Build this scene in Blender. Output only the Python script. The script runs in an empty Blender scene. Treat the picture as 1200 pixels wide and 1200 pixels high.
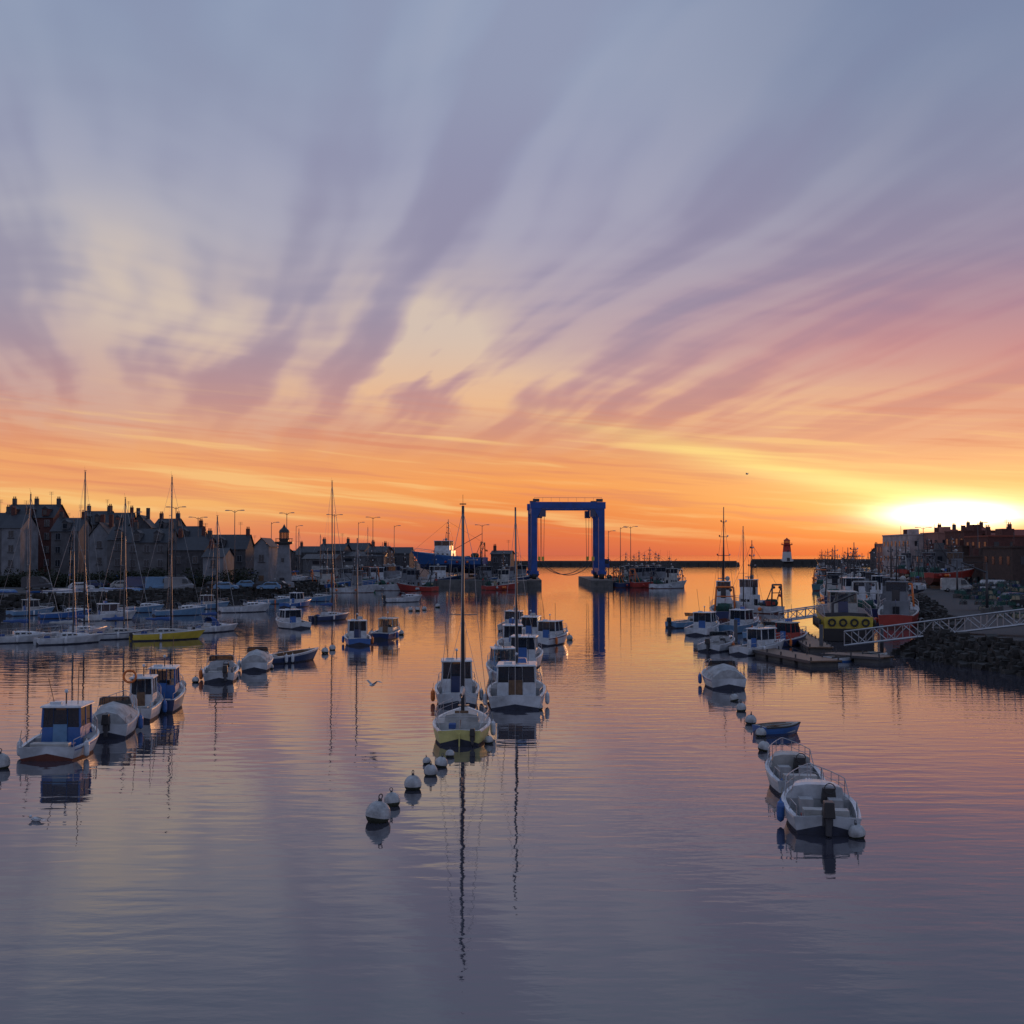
import bpy, math, random
from mathutils import Vector, Matrix
R=random.Random(7)
rad=math.radians
F=1400.0; PITCH=math.atan(50/F); CH=8.0
def at(u,v,z=0.0):
    x=(u-600)/F; y=(600-v)/F
    c,s=math.cos(PITCH),math.sin(PITCH)
    d=Vector((x,c-y*s,s+y*c)); t=(z-CH)/d.z
    return (d.x*t,d.y*t)
def X(u,D): return (u-600)/F*D
def Z(v,D): return CH+(650-v)/F*D
def lin(c):
    return tuple(((k/255)/12.92 if k/255<=0.04045 else ((k/255+0.055)/1.055)**2.4) for k in c)
# ---------------------------------------------------------------- materials
MATS={}
def mat(name,col,rough=0.5,metal=0.0,var=0.15,scale=2.0,bump=0.0,coat=0.0):
    if name in MATS: return MATS[name]
    m=bpy.data.materials.new(name); m.use_nodes=True; nt=m.node_tree; bs=nt.nodes['Principled BSDF']
    tc=nt.nodes.new('ShaderNodeTexCoord'); n=nt.nodes.new('ShaderNodeTexNoise'); n.inputs['Scale'].default_value=scale; n.inputs['Detail'].default_value=4
    n.inputs['Roughness'].default_value=0.65
    nt.links.new(tc.outputs['Object'],n.inputs['Vector'])
    r=nt.nodes.new('ShaderNodeValToRGB'); r.color_ramp.elements[0].position=0.3; r.color_ramp.elements[1].position=0.7
    r.color_ramp.elements[0].color=tuple(c*(1-var*1.6) for c in col)+(1,)
    r.color_ramp.elements[1].color=tuple(min(1,c*(1+var*0.5)) for c in col)+(1,)
    nt.links.new(n.outputs['Fac'],r.inputs['Fac']); nt.links.new(r.outputs['Color'],bs.inputs['Base Color'])
    mr=nt.nodes.new('ShaderNodeMapRange'); mr.inputs['To Min'].default_value=max(0.02,rough-0.1); mr.inputs['To Max'].default_value=min(1,rough+0.12)
    nt.links.new(n.outputs['Fac'],mr.inputs['Value']); nt.links.new(mr.outputs[0],bs.inputs['Roughness'])
    bs.inputs['Metallic'].default_value=metal; bs.inputs['Coat Weight'].default_value=coat
    if bump:
        bp=nt.nodes.new('ShaderNodeBump'); bp.inputs['Distance'].default_value=bump; nt.links.new(n.outputs['Fac'],bp.inputs['Height']); nt.links.new(bp.outputs[0],bs.inputs['Normal'])
    MATS[name]=m; return m
def glassmat(name,tint,tr):
    m=bpy.data.materials.new(name); m.use_nodes=True; nt=m.node_tree; nt.nodes.clear()
    o=nt.nodes.new('ShaderNodeOutputMaterial'); mx=nt.nodes.new('ShaderNodeMixShader'); t=nt.nodes.new('ShaderNodeBsdfTransparent'); g=nt.nodes.new('ShaderNodeBsdfPrincipled')
    g.inputs['Base Color'].default_value=tint+(1,); g.inputs['Roughness'].default_value=0.06
    t.inputs['Color'].default_value=(tr,tr,tr*0.95,1)
    mx.inputs[0].default_value=1-tr; nt.links.new(t.outputs[0],mx.inputs[1]); nt.links.new(g.outputs[0],mx.inputs[2]); nt.links.new(mx.outputs[0],o.inputs[0])
    MATS[name]=m
mat('white_paint',(.6,.63,.67),.35,var=.25,scale=1.5,coat=.2); mat('offwhite',(.42,.42,.41),.45,var=.25); mat('grey_deck',(.36,.36,.37),.6,var=.25)
mat('navy',(.02,.04,.12),.3,coat=.4); mat('blue',(.03,.12,.36),.35,coat=.3); mat('lightblue',(.13,.26,.42),.4); mat('lift_blue',(.012,.075,.32),.45,var=.25,scale=.5)
mat('yellow',(.58,.44,.05),.35,coat=.3); mat('paleyellow',(.62,.56,.2),.4); mat('red',(.36,.04,.03),.4); mat('green',(.03,.16,.1),.4); mat('teal',(.04,.14,.16),.4)
mat('orange',(.7,.17,.03),.5); mat('black',(.015,.015,.018),.4); mat('antifoul',(.03,.035,.06),.7,var=.3); mat('antifoul_red',(.12,.03,.02),.7,var=.3)
mat('rubber',(.03,.03,.03),.7); mat('steel',(.4,.4,.42),.35,metal=.8); mat('alu',(.22,.23,.25),.5,metal=.3); mat('darkmetal',(.07,.07,.08),.5,metal=.3)
mat('wood',(.16,.09,.05),.5,scale=6,var=.3); mat('canvas_blue',(.04,.09,.26),.8); mat('canvas_white',(.42,.43,.44),.8,var=.3); mat('rope',(.3,.26,.18),.9)
mat('concrete',(.13,.125,.12),.85,var=.35,scale=.6,bump=.02); mat('asphalt',(.045,.045,.048),.9,scale=.4); mat('rock',(.04,.038,.036),.9,var=.4,scale=1.2,bump=.08)
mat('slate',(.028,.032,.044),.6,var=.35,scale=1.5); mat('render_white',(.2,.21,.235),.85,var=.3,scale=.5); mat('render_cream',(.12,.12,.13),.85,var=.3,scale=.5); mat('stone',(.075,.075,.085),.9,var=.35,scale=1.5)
mat('brick_red',(.11,.04,.035),.85,var=.3,scale=2); mat('pink_glow_render',(.34,.16,.13),.8,var=.25,scale=.5); mat('redroof',(.22,.05,.03),.7)  # pink wall tone holds the low sun's glow in its colour
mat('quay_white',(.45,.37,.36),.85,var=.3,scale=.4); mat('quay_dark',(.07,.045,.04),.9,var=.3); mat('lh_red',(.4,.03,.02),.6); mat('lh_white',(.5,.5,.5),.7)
mat('win_dark',(.02,.025,.035),.12); mat('buoy_white',(.45,.46,.47),.5,var=.35,scale=3); mat('algae',(.04,.045,.03),.9,var=.4); mat('leaf',(.02,.03,.016),.85,var=.4); mat('leaf2',(.035,.042,.022),.85,var=.4)
mat('skin_grey',(.4,.4,.4),.7); mat('net',(.03,.1,.085),.95,var=.4,scale=8,bump=.05)
mat('hull_white',(.56,.59,.63),.35,var=.32,scale=.8,coat=.15)
glassmat('glass_clear',(.03,.04,.06),.72); glassmat('glass_dark',(.02,.03,.05),.3)
# ---------------------------------------------------------------- builder
class B:
    def __init__(s): s.P={}; s.part('body')
    def part(s,n,bev=0): 
        if n not in s.P: s.P[n]=dict(v=[],f=[],m=[],s=[],bev=bev)
        s.c=s.P[n]; return s
    def add(s,vs,fs,m,sm=False):
        o=len(s.c['v']); s.c['v']+= [tuple(v) for v in vs]
        for f in fs: s.c['f'].append([i+o for i in f]); s.c['m'].append(m); s.c['s'].append(sm)
    def quad(s,a,b,c,d,m): s.add([a,b,c,d],[(0,1,2,3)],m)
    def frus(s,lo,hi,m):
        s.add(lo+hi,[(3,2,1,0),(4,5,6,7),(0,1,5,4),(1,2,6,5),(2,3,7,6),(3,0,4,7)],m)
    def box(s,c,d,m,tx=1,ty=1,rz=0):
        x,y,z=d[0]/2,d[1]/2,d[2]/2; ca,sa=math.cos(rz),math.sin(rz)
        def p(a,b_,e): return (c[0]+a*ca-b_*sa,c[1]+a*sa+b_*ca,c[2]+e)
        s.frus([p(-x,-y,-z),p(x,-y,-z),p(x,y,-z),p(-x,y,-z)],[p(-x*tx,-y*ty,z),p(x*tx,-y*ty,z),p(x*tx,y*ty,z),p(-x*tx,y*ty,z)],m)
    def tube(s,a,b_,r,m,r2=None,n=6):
        a=Vector(a);b_=Vector(b_); r2=r if r2 is None else r2
        d=(b_-a); 
        if d.length<1e-5: return
        d.normalize(); u=d.cross(Vector((0,0,1)))
        if u.length<.01: u=d.cross(Vector((1,0,0)))
        u.normalize(); w=d.cross(u); vs=[]
        for k in range(n):
            t=2*math.pi*k/n; q=u*math.cos(t)+w*math.sin(t); vs.append(a+q*r)
        for k in range(n):
            t=2*math.pi*k/n; q=u*math.cos(t)+w*math.sin(t); vs.append(b_+q*r2)
        s.add(vs,[(k,(k+1)%n,n+(k+1)%n,n+k) for k in range(n)]+[tuple(range(n))[::-1],tuple(range(n,2*n))],m,n>6)
    def poly(s,pts,r,m,n=5):
        for a,b_ in zip(pts,pts[1:]): s.tube(a,b_,r,m,n=n)
    def lathe(s,c,prof,m,n=16,ms=None):
        vs=[]
        for r,z in prof:
            for k in range(n): t=2*math.pi*k/n; vs.append((c[0]+r*math.cos(t),c[1]+r*math.sin(t),c[2]+z))
        for i in range(len(prof)-1):
            mm=ms[i] if ms else m
            s.add(vs[i*n:(i+2)*n],[(k,(k+1)%n,n+(k+1)%n,n+k) for k in range(n)],mm,True)
    def ball(s,c,r,m,n=10,sz=1):
        s.lathe(c,[(max(.001,r*math.sin(math.pi*i/n)),-r*sz*math.cos(math.pi*i/n)) for i in range(n+1)],m,n=12)
    def torus(s,c,R1,r,m,axis='y'):
        pts=[]
        for k in range(13):
            t=2*math.pi*k/12
            pts.append((c[0]+R1*math.cos(t),c[1],c[2]+R1*math.sin(t)) if axis=='y' else (c[0]+R1*math.cos(t),c[1]+R1*math.sin(t),c[2]))
        s.poly(pts,r,m,6)
    def finish(s,name,loc=(0,0,0),h=0,sc=1,rx=0,ry=0):
        parts=[(n,p) for n,p in s.P.items() if p['f']]
        e=None
        M=Matrix.Translation(loc)@Matrix.Rotation(-rad(h),4,'Z')@Matrix.Rotation(rx,4,'X')@Matrix.Rotation(ry,4,'Y')@Matrix.Scale(sc,4)
        if len(parts)>1:
            e=bpy.data.objects.new(name,None); bpy.context.collection.objects.link(e); e.matrix_world=M
        for n,p in parts:
            me=bpy.data.meshes.new(n); me.from_pydata(p['v'],[],p['f'])
            ml=[]; 
            for k in p['m']:
                if k not in ml: ml.append(k)
            for k in ml: me.materials.append(MATS[k])
            me.polygons.foreach_set('material_index',[ml.index(k) for k in p['m']]); me.polygons.foreach_set('use_smooth',p['s']); me.update()
            o=bpy.data.objects.new(n if e else name,me); bpy.context.collection.objects.link(o)
            if e: o.parent=e
            else: o.matrix_world=M
            if p['bev'] and (Vector(loc).length<140):
                md=o.modifiers.new('bev','BEVEL'); md.width=p['bev']; md.segments=2; md.limit_method='ANGLE'
        return e
# ---------------------------------------------------------------- hull
def hull(b,L,W,s0,s1,tc=0.5,floor=.2,mh='hull_white',mb='antifoul',mr='white_paint',md='grey_deck',stripe=None,stern=.86,full=.45,gw=.12,draft=.35):
    b.part('hull')
    if mh=='white_paint': mh='hull_white'
    def hb(t):
        if t<full: q=t/full; return W/2*(stern+(1-stern)*math.sin(q*math.pi/2))
        q=(t-full)/(1-full); return W/2*max(.03,(1-q**2.3))
    def sh(t): return s0+(s1-s0)*t**1.8
    rake=.14*L
    def sec(t,deck):
        w=hb(t); s=sh(t); fl=1-.45*t**3; y=L*(t-.5)
        g=min(gw,w*.6); z8=(s+.05) if deck else floor
        pts=[(0,-draft*(1-.6*t**3)),(.72*w*fl,-draft*.5*(1-.5*t)),(.9*w*fl,-.02),(.93*w*(fl*.8+.2),.1),(.98*w*(fl*.3+.7),s*.62),(w*.995,s*.86),(w,s),(w+.025,s),(w+.02,s+.06),(w-g,s+.06),(w-g-.01,z8),(0,z8+(.05*w if deck else 0))]
        out=[]
        for px,pz in pts: out.append((max(0,px),y+rake*(t**4)*max(0,min(1,(pz+.2)/(s+.2))),pz))
        return out
    ts=[]; N=18
    for i in range(N+1): ts.append((i/N)**.9)
    st=[(0,True)]
    if tc>0.03:
        st.append((.03,True)); st.append((.0301,False))
        for t in ts:
            if .04<t<tc: st.append((t,False))
        st.append((tc,False)); st.append((tc+.0001,True))
    for t in ts:
        if t>tc+.01 and t>.01: st.append((t,True))
    cols=[mb,mb,mb,mh,mh,stripe or mh,mr,mr,mr,md,md]
    for side in (1,-1):
        prev=None
        for t,dk in st:
            cur=[(p[0]*side,p[1],p[2]) for p in sec(t,dk)]
            if prev:
                for i in range(11):
                    f=(0,1,2,3) if side==1 else (3,2,1,0)
                    b.add([prev[i],cur[i],cur[i+1],prev[i+1]],[f],cols[i],i not in(6,7,8,9))
            prev=cur
        q=[(p[0]*side,p[1],p[2]) for p in sec(0,True)]
        c=(0,q[0][1],.3)
        for i in range(11):
            f=(0,1,2) if side==1 else (2,1,0)
            b.add([c,q[i],q[i+1]],[f],cols[i] if i<5 else mh)
    return hb,sh
def dpt(L,hb,sh,t,side,dz=0,ins=.08):
    return (side*max(0,(hb(t)-ins)),L*(t-.5)+.14*L*t**4,sh(t)+.06+dz)
def rail(b,L,hb,sh,t0,t1,h=.55,n=5,loop=True,r=.016,mid=True):
    b.part('guard_rail')
    tops={}
    for side in (1,-1):
        T=[]
        for i in range(n+1):
            t=t0+(t1-t0)*i/n
            a=dpt(L,hb,sh,t,side); c=dpt(L,hb,sh,t,side,h*(1 if i else .15)); b.tube(a,c,r*.8,'steel',n=5); T.append(c)
        b.poly(T,r,'steel'); tops[side]=T
        if mid: b.poly([(p[0],p[1],p[2]-h*.45) for p in T[1:]],r*.6,'steel')
    if loop:
        b.tube(tops[1][-1],tops[-1][-1],r,'steel')
        if mid: b.tube([*tops[1][-1][:2],tops[1][-1][2]-h*.45],[*tops[-1][-1][:2],tops[-1][-1][2]-h*.45],r*.6,'steel')
def wheelhouse(b,y0,y1,w,z0,z1,col='white_paint',glass='glass_clear',rake=.3,sill=.52,roof=None,door='blue',back='door',ins=.07):
    def cr(k,z):
        f=(z-z0)/(z1-z0); x=w/2-ins*f; yb=y0+ins*f*.5; yf=y1-rake*f
        return [(-x,yb,z),(x,yb,z),(x,yf,z),(-x,yf,z)][k]
    zs=z0+(z1-z0)*sill
    b.part('wheelhouse',.025)
    b.frus([cr(k,z0) for k in range(4)],[cr(k,zs) for k in range(4)],col)
    for k in range(4): b.tube(cr(k,zs-.02),cr(k,z1),.05,col,n=6)
    def lerp(a,c,t): return tuple(a[i]+(c[i]-a[i])*t for i in range(3))
    for (i,j,n) in ((1,2,2),(3,0,2),(2,3,3)):
        for q in range(1,n): b.tube(lerp(cr(i,zs),cr(j,zs),q/n),lerp(cr(i,z1),cr(j,z1),q/n),.035,col,n=6)
    b.part('roof',.03)
    rm=roof or col; zz=z1+.045
    b.box((0,(y0+y1-rake)/2+.05,zz),(w-2*ins+.22,(y1-y0-rake)+.35,.09),rm,.94,.95)
    b.part('windows')
    for (i,j) in ((1,2),(3,0),(2,3)): b.quad(cr(i,zs),cr(j,zs),cr(j,z1),cr(i,z1),glass)
    b.part('door',.01)
    a,c=cr(0,z0),cr(1,z0); A,C=cr(0,z1),cr(1,z1)
    for (p,q,mm) in ((0,.3,None),(.3,.66,'door'),(.66,1,None)):
        lo0,lo1=lerp(cr(0,zs),cr(1,zs),p),lerp(cr(0,zs),cr(1,zs),q); h0,h1=lerp(A,C,p),lerp(A,C,q)
        if mm is None: b.quad(lo0,lo1,h1,h0,glass)
        else:
            dd0,dd1=lerp(a,c,p),lerp(a,c,q)
            f=lambda P:(P[0],P[1]-.04,P[2])
            b.quad(f(dd0),f(dd1),f(lerp(lo1,h1,.15)),f(lerp(lo0,h0,.15)),door)
            b.quad(f(lerp(lo0,h0,.15)),f(lerp(lo1,h1,.15)),f(lerp(lo1,h1,.9)),f(lerp(lo0,h0,.9)),'glass_dark')
        b.tube(lo0,h0,.03,col); b.tube(lo1,h1,.03,col)
    b.part('console',.02); b.box((0,(y0+y1)/2+.1,zs+.05),(w*.4,.3,.25),'black')
def cuddy(b,L,hb,sh,t0,t1,h=.45,col='white_paint',rf=.78):
    b.part('fore_cabin',.04); n=5; prev=None
    for i in range(n+1):
        t=t0+(t1-t0)*i/n; w=hb(t)*rf; y=L*(t-.5)+.14*L*t**4; z=sh(t)+.03; hh=h*(1-(i/n)**2*.75)
        cur=[(-w,y,z),(-w*.88,y-.03,z+hh*.85),(-w*.4,y-.03,z+hh),(w*.4,y-.03,z+hh),(w*.88,y-.03,z+hh*.85),(w,y,z)]
        if i==0: b.add(cur,[(0,1,2,3,4,5)],col)
        if prev: b.add(prev+cur,[(k,k+1,k+7,k+6) for k in range(5)],col)
        if i in(1,2,3) and prev:
            b.part('portlight')
            for s in(0,4):
                sg=-1 if s==0 else 1
                def mix(P,Q,f): return Vector(P)*(1-f)+Vector(Q)*f
                lo,hi=(0,1) if s==0 else (5,4)
                p=[mix(prev[lo],prev[hi],.35),mix(cur[lo],cur[hi],.35),mix(cur[lo],cur[hi],.8),mix(prev[lo],prev[hi],.8)]
                p=[q+Vector((sg*.012,0,.004)) for q in p]
                b.quad(mix(p[0],p[1],.15),mix(p[0],p[1],.85),mix(p[3],p[2],.85),mix(p[3],p[2],.15),'win_dark')
            b.part('fore_cabin')
        prev=cur
    b.add(prev,[(5,4,3,2,1,0)],col)
def outboard(b,x,y,z,sc=1):
    b.part('outboard_engine',.03)
    b.box((x,y-.22*sc,z+.38*sc),(.34*sc,.5*sc,.45*sc),'black',.8,.75)
    b.box((x,y-.2*sc,z-.1*sc),(.16*sc,.25*sc,.55*sc),'darkmetal'); b.box((x,y-.06,z+.0),(.3*sc,.12,.3*sc),'darkmetal')
def fender(b,x,y,z,m='white_paint',r=.12):
    b.part('fenders'); b.lathe((x,y,z),[(.01,-.32),(r*.8,-.26),(r,-.15),(r,.15),(r*.8,.26),(.03,.32),(.02,.4)],m,10); b.tube((x,y,z+.35),(x*.96,y,z+.7),.01,'rope',n=4)
def motor(name,u,v,L=6,W=2.4,h=0,hc='white_paint',cc='white_paint',cab='wheel',glass='glass_dark',ob=True,stripe=None,door='blue',mast=0,rl=True,cover=None,fend=2,roof=None,deck='grey_deck',ring=False,mb='antifoul',screen=True,srail=True):
    b=B(); s0,s1=.10*L+.05,.17*L+.1
    tc={'wheel':.45,'cuddy':.55,'open':.82,'console':.7}[cab]
    hb,sh=hull(b,L,W,s0,s1,tc,.22,hc,mb=mb,md=deck,stripe=stripe)
    if cab=='wheel':
        y0,y1=-.12*L,.2*L; zr=1.5+.09*L+R.uniform(-.1,.15)
        wheelhouse(b,y0,y1,W*R.uniform(.62,.72),.25,zr,cc,glass,door=door,roof=roof,rake=R.choice((.3,.45,-.1)))
        cuddy(b,L,hb,sh,.66,.9,.3,cc)
        b.part('equipment'); zt=zr+.05
        b.tube((W*.2,0,zt),(W*.22,-.1,zt+1.6),.015,'darkmetal'); b.tube((0,.1,zt),(0,.1,zt+.5),.03,'darkmetal'); b.ball((0,.1,zt+.55),.08,'white_paint')
        b.tube((-W*.2,.2,zt),(-W*.26,-.1,zt+R.uniform(1,2.6)),.015,'darkmetal'); b.box((-W*.15,.0,zt+.08),(.45,.12,.1),'white_paint')
        if R.random()<.5:
            b.box((W*.1,-.1,zt+.22),(.5,.4,.25),'canvas_white' if R.random()<.5 else 'blue',.8,.8)
        for sg in (1,-1): b.poly([(sg*W*.25,y0,zt-.05),(sg*W*.25,y1-.4,zt+.03)],.015,'steel')
    elif cab=='cuddy':
        cuddy(b,L,hb,sh,.55,.93,.45,cc)
        if screen:
            y=.05*L; b.part('windscreen')
            w=W*.36; z=sh(.55)+.45
            P=[(-w,y-.25,z),(-w*.9,y+.15,z),(w*.9,y+.15,z),(w,y-.25,z)]; Q=[(p[0]*.9,p[1]-.22,p[2]+.38) for p in P]
            for i in range(3): b.quad(P[i],P[i+1],Q[i+1],Q[i],glass)
            b.part('windscreen_frame'); b.poly(Q,.022,'alu')
            for p,q in zip(P,Q): b.tube(p,q,.02,'alu')
    b.part('seats',.04)
    b.box((0,-L*.40,.45),(W*.6,.4,.42),'offwhite'); 
    if cab!='wheel':
        if cab=='cuddy':
            b.box((-W*.2,-L*.12,.5),(.4,.45,.5),'grey_deck'); b.box((W*.2,-L*.12,.5),(.4,.45,.5),'grey_deck'); b.box((W*.14,.0*L,.75),(.45,.3,.45),'black',.8,.6); b.torus((W*.14,-.04*L-.1,1.0),.16,.018,'black')
        b.box((0,-L*.25,.35),(.5,.4,.25),'black'); b.box((-W*.22,-.3*L,.32),(.35,.3,.2),'red' if R.random()<.4 else 'blue')
    else:
        b.box((W*.2,-L*.28,.4),(.5,.5,.35),'blue' if R.random()<.4 else 'offwhite'); b.box((-W*.25,-L*.25,.4),(.3,.4,.3),'orange' if R.random()<.3 else 'canvas_white')
    if cover:
        b.part('tarpaulin'); prev=None
        t0,t1=.02,.6
        for i in range(8):
            t=t0+(t1-t0)*i/7; w=hb(t)*1.0; y=L*(t-.5); z=sh(t)+.09; hh=.75*math.sin(math.pi*(.25+.6*i/7))
            cur=[(-w,y,z-.1),(-w*.97,y,z),(-w*.5,y,z+hh*.75),(0,y,z+hh+R.uniform(-.03,.03)),(w*.5,y,z+hh*.75),(w*.97,y,z),(w,y,z-.1)]
            if prev: b.add(prev+cur,[(k,k+1,k+8,k+7) for k in range(6)],cover,True)
            else: b.add(cur,[tuple(range(7))],cover)
            prev=cur
        b.add(prev,[tuple(range(7))[::-1]],cover)
    if rl: rail(b,L,hb,sh,.58,.97,.5,5)
    if srail:
        b.part('stern_rail')
        for sg in(1,-1):
            b.poly([(sg*(hb(.02)-.08),-L/2+.06,s0),(sg*(hb(.02)-.08),-L/2+.06,s0+.35),(sg*(hb(.2)-.08),-L*.3,s0+.4),(sg*(hb(.25)-.08),-L*.25,s0+.05)],.016,'steel')
    if ob: outboard(b,0 if ob is True else ob,-L/2,s0-.05,1.0)
    for i in range(fend):
        sg=R.choice((1,-1)); t=R.uniform(.15,.7); fender(b,sg*(hb(t)+.13),L*(t-.5),.38,R.choice(('white_paint','blue','orange','white_paint')))
    if ring: b.part('life_ring'); b.torus((-W*.3,-.14*L,1.9+.02*L),.3,.06,'orange')
    if mast:
        b.part('mast'); b.tube((0,.1*L,.8),(0,.1*L,mast),.07,'darkmetal',.045,8); b.tube((0,L*.62,s1),(0,.1*L,mast*.97),.01,'steel',n=4); b.tube((0,-L*.48,s0),(0,.1*L,mast*.99),.01,'steel',n=4)
        for sg in(1,-1): b.poly([(sg*W*.45,.05*L,s0+.2),(sg*.5,.08*L,mast*.55),(0,.1*L,mast*.95)],.01,'steel',4); b.tube((0,.1*L,mast*.55),(sg*.5,.08*L,mast*.55),.018,'alu')
    b.part('mooring_line'); b.poly([(0,L*.62,s1),(0.1,L*.62+1,.25),(.2,L*.62+2.0,-.05)],.012,'rope')
    x,y=at(u,v); k=L/2*abs(math.cos(rad(h))); y+=k; x+=k*(u-600)/F*.4
    return b.finish(name,(x,y,0),h,1,R.uniform(-.006,.006),R.uniform(-.012,.012))
def sail(u,v,L=7.5,W=2.6,h=0,hc='white_paint',cc='white_paint',mast=9.5,cover='canvas_blue',stripe=None,name='sailing_boat',mb='antifoul',deck='offwhite',hood=None,mm='darkmetal'):
    b=B(); s0,s1=.1*L,.14*L
    hb,sh=hull(b,L,W,s0,s1,.36,.35,hc,mb=mb,md=deck,stripe=stripe,stern=.7,full=.42,draft=.5)
    cuddy(b,L,hb,sh,.37,.8,.42,cc,.62)
    if hood:
        b.part('sprayhood'); y=-.1*L; z=s0+.1; w=W*.3; prev=None
        for i in range(4):
            hh=(.95,1.0,.85,.35)[i]; yy=y+i*.32
            cur=[(-w,yy,z),(-w*.95,yy,z+hh*.8),(-w*.5,yy,z+hh),(w*.5,yy,z+hh),(w*.95,yy,z+hh*.8),(w,yy,z)]
            if prev: b.add(prev+cur,[(k,k+1,k+7,k+6) for k in range(5)],hood)
            prev=cur
    b.part('mast'); my=.1*L; b.tube((0,my,s0),(0,my,mast),.085,mm,.06,8)
    b.tube((0,my,mast),(0,my-.1,mast+.5),.008,'black',n=4); b.box((0,my,mast+.08),(.3,.05,.05),'black')
    b.part('boom'); bz=s0+1.25; b.tube((0,my,bz),(0,my-.42*L,bz+.05),.05,'alu')
    b.part('sail_cover'); prev=None
    for i in range(7):
        yy=my-.05-.38*L*i/6; r=.17*(1-.55*i/6)
        cur=[(r*.7*math.cos(2*math.pi*k/8),yy,bz+.12+r*1.2*math.sin(2*math.pi*k/8)-.03*math.sin(i*2)) for k in range(8)]
        if prev: b.add(prev+cur,[(k,(k+1)%8,8+(k+1)%8,8+k) for k in range(8)],cover,True)
        else: b.add(cur,[tuple(range(8))],cover)
        prev=cur
    b.part('rigging'); top=(0,my,mast*.98); bow=(0,L*.63,s1+.05)
    b.tube(bow,top,.025 if R.random()<.5 else .012,'canvas_white',n=5); b.tube((0,-L*.48,s0),top,.01,'steel',n=4)
    for sg in(1,-1):
        for hh in (.52,.76):
            b.tube((0,my,mast*hh),(sg*W*.26,my-.12,mast*hh+.02),.022,'alu')
        b.poly([(sg*W*.46,my-.05,s0+.1),(sg*W*.26,my-.12,mast*.52),(sg*W*.2,my-.12,mast*.76),top],.011,'steel',4)
        b.tube((sg*W*.44,my-.4,s0+.1),(0,my,mast*.52),.009,'steel',n=4)
    rail(b,L,hb,sh,.03,.98,.55,7,True,.014)
    b.part('pushpit'); a,c=[dpt(L,hb,sh,.03,s,.55) for s in(1,-1)]; b.tube(a,c,.016,'steel')
    b.part('tiller'); b.tube((0,-L*.47,s0+.1),(0,-L*.3,s0+.35),.025,'wood'); b.box((0,-L*.51,.0),(.05,.3,1.0),hc)
    if R.random()<.6: outboard(b,W*.22,-L/2,s0-.25,.7)
    fender(b,hb(.4)+.13,-.1*L,.4); 
    b.part('hatch',.02); b.box((0,.28*L,sh(.75)+.42),(.5,.5,.05),'win_dark'); b.box((0,-.1*L,s0+.35),(.6,.06,.5),'wood')
    b.box((-.35,-.3*L,s0+.1),(.3,.5,.2),'canvas_blue')
    x,y=at(u,v); k=L/2*abs(math.cos(rad(h))); y+=k; x+=k*(u-600)/F*.5
    return b.finish(name,(x,y,0),h,1,0,R.uniform(-.012,.012))
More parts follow.
